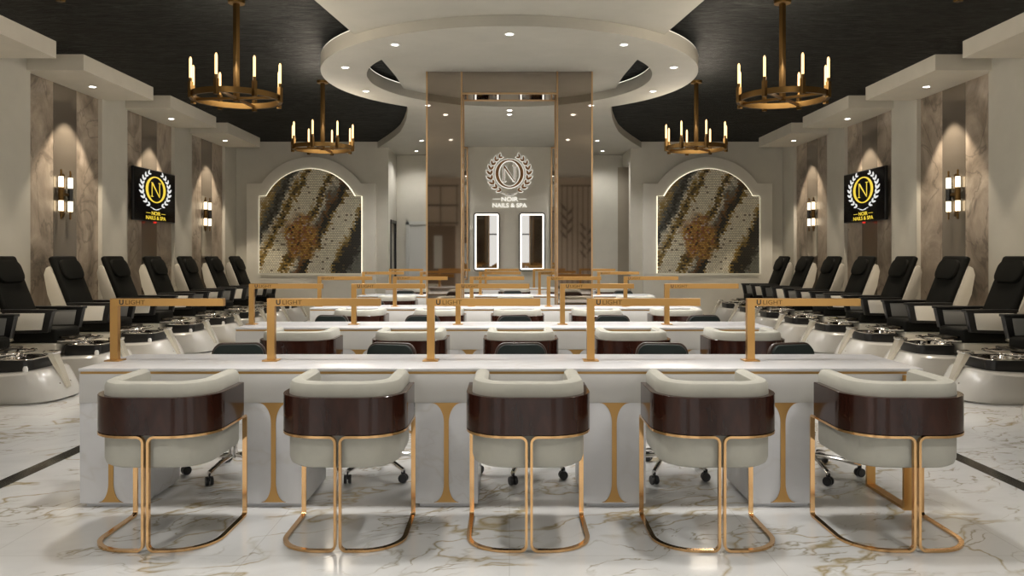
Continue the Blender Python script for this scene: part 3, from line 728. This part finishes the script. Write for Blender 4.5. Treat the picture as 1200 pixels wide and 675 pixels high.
# ------------------------------------------------------------------ pedicure chairs (local +x faces the room)
def pedi_proto():
    t_ = thing('pedicure_chair', '', 'pedicure chair', group='black and cream pedicure chairs')
    obj('base', B(lambda b: (box(b, -.72, -.02, -.30, .30, 0, .34, .03), box(b, -.66, .04, -.27, .27, .30, .42, .03))), 'cream_shell', t_)
    # foot tub: boat shaped plan
    def plan(k, xo=0):
        o = []
        for i in range(25):
            u = -1+2*i/24
            a = u*PI/2
            o.append((.30+(xo-.30)*max(0, math.cos(a))**.62, .39*k*math.copysign(abs(math.sin(a))**.62, a)))
        o += [(-.15, .36*k), (-.22, .28*k), (-.22, -.28*k), (-.15, -.36*k)]
        return o
    def tub(b):
        R_ = []
        for z, k, L in ((0, .93, .72), (.02, .97, .755), (.08, 1.0, .755), (.16, .98, .71), (.255, .95, .645), (.272, .90, .62)):
            R_.append([(x, y, z+(.035*max(0, x/.7)**2*(z/.25)**2)) for x, y in plan(k, L)])
        loft(b, R_)
    tb = obj('foot_tub', B(tub), 'tub_shell', t_)
    for y in (-.09, .09):
        obj('water_jet', B(lambda b: lathe(b, [(0, 0), (.016, 0), (.016, .01), (.008, .014), (0, .014)], 14, (.705, y, .15), 'x')), 'chrome', tb)
    bl = [(.30+x, y) for x, y in rrect(.43, .47, .075, 5)]
    def bowl(b):
        R_ = [[(.30+(x-.30)*k, y*k, z) for x, y in bl] for z, k in ((.26, .95), (.28, .98), (.385, 1.0), (.396, .98), (.392, .93), (.355, .90))]
        loft(b, R_)
    bo = obj('foot_bowl', B(bowl), 'black_plastic', t_)
    def rim(b):
        tube(b, [(.30+(x-.30)*.955, y*.955, .398) for x, y in bl], .007, True, 8)
    obj('chrome_rim', B(rim), 'chrome', bo)
    obj('steel_liner', B(lambda b: loft(b, [[(.30+(x-.30)*k, y*k, z) for x, y in bl] for z, k in ((.356, .895), (.394, .91), (.394, .88), (.362, .84), (.362, .5))])), 'chrome', bo)
    for px in (.16, .43):
        obj('inner_jet', B(lambda b: box(b, px-.035, px+.035, .165, .195, .38, .44, .008)), 'chrome', bo)
    obj('spray_knob', B(lambda b: lathe(b, [(0, .28), (.022, .28), (.022, .325), (.014, .345), (0, .345)], 14, (.50, -.28, 0))), 'white_plastic', t_)
    # slanted clear spout with a chrome cap
    def spout(b):
        p0, p1 = Vector((.755, -.01, .11)), Vector((.60, -.01, .44)); u = Vector((0, 1, 0)); d = (p1-p0).normalized(); n_ = d.cross(u)
        R_ = []
        for k, hw, th in ((0, .025, .012), (.3, .036, .018), (1, .058, .026)):
            c_ = p0+(p1-p0)*k
            R_.append([tuple(c_+u*x*hw+n_*y*th) for x, y in ((-1, -1), (1, -1), (1, 1), (-1, 1))])
        loft(b, R_)
    sp_ = obj('spout', B(spout), 'acrylic', t_, False)
    obj('spout_cap', B(lambda b: box(b, .54, .645, -.075, .055, .43, .462, .010)), 'chrome', sp_)
    # footrest on a curved chrome bracket over the bowl
    fr_ = obj('footrest', B(lambda b: prism(b, [(.11+x, y) for x, y in rrect(.20, .40, .06, 5)], .465, .488, 'xy', .006)), 'dark_chrome', t_)
    obj('footrest_bracket', B(lambda b: tube(b, fillet([(-.03, -.2, .44), (.34, -.26, .452), (.34, .26, .452), (-.03, .2, .44)], .12), .012, seg=8)), 'chrome', fr_)
    # seat and reclined back
    obj('seat', B(lambda b: box(b, -.55, .035, -.245, .245, .415, .575, .035, 3)), 'black_leather', t_)
    tilt = R(-21.5)
    def tl(bm):
        bmesh.ops.rotate(bm, matrix=Matrix.Rotation(tilt, 3, 'Y'), verts=bm.verts, cent=(0, 0, 0)); bmesh.ops.translate(bm, vec=(-.40, 0, .46), verts=bm.verts); return bm
    obj('back_shell', tl(B(lambda b: prism(b, [(x, z) for z, x in ((.0, -.22), (.0, -.035), (.84, -.035), (.875, -.06), (.87, -.11), (.80, -.165), (.55, -.215))], -.285, .285, 'xz', .03))), 'cream_shell', t_)
    obj('backrest', tl(B(lambda b: box(b, -.05, .035, -.27, .27, .06, .985, .035, 3))), 'black_leather', t_)
    def hr(b):
        prism(b, [(y*1.0, .78+z) for y, z in rrect(.46, .27, .10, 6)], .02, .075, 'yz', .02)
    obj('head_pillow', tl(B(hr)), 'black_leather', t_)
    for s, nm in ((-1, 'armrest'), (1, 'armrest')):
        a = obj('armrest', B(lambda b: box(b, -.52, .06, s*.255, s*.350, .765, .795, .010)), 'black_plastic', t_)
        obj('arm_frame', B(lambda b: prism(b, [(-.47, .53), (-.005, .545), (.045, .77), (-.47, .77)], s*.275, s*.345, 'xz', .006)), 'black_plastic', a)
        obj('arm_panel', B(lambda b: prism(b, [(-.46, .565), (-.065, .575), (-.03, .755), (-.46, .755)], s*.34, s*.362, 'xz', .004)), 'arm_cream', a)
        obj('inner_panel', B(lambda b: prism(b, [(-.40, .575), (-.06, .58), (-.03, .752), (-.40, .752)], s*.268, s*.277, 'xz', .003)), 'grey_panel', a)
    return t_
PC = Repeat(pedi_proto())
for s, sd in ((-1, 'left'), (1, 'right')):
    for k in range(-2, 7):
        y = 8.86+1.265*k
        if k == -2 and s < 0: continue
        n = 6-k
        nm = ORD[n] if n else 'first'
        PC.place((s*5.03, y, 0), 0 if s < 0 else PI, 'black and cream pedicure chair with foot tub along the %s wall, %s from the back' % (sd, nm))

# ------------------------------------------------------------------ slatted and leaf panels on the shop front wall, seen only in the portal mirrors
tn += 1
def slats(b):
    for s in (-1, 1):
        for k in range(7 if s > 0 else 3):
            x = s*1.6+s*k*(.16 if s > 0 else .5); box(b, x-.015, x+.015, YF, YF+.03, 0 if s > 0 else 2.3, 3.5)
    for z in (2.36, 2.9, 3.5): box(b, -2.75, -1.55, YF, YF+.035, z, z+.05)
    box(b, 1.55, 2.75, YF, YF+.035, 3.5, 3.55)
M['slat'] = mat('brown_slat', (.25, .20, .16), .5)
struct('trim_%d' % tn, B(slats), 'slat'); tn += 1
def leaves(b):
    for cx_, cz_ in ((1.75, 1.9), (2.35, 1.3)):
        for k in range(7):
            prism(b, leaf(cx_, cz_+k*.14, R(90+(-1)**k*38), .34, .045), YF+.03, YF+.036, 'xz')
struct('trim_%d' % tn, B(leaves), 'slat'); tn += 1
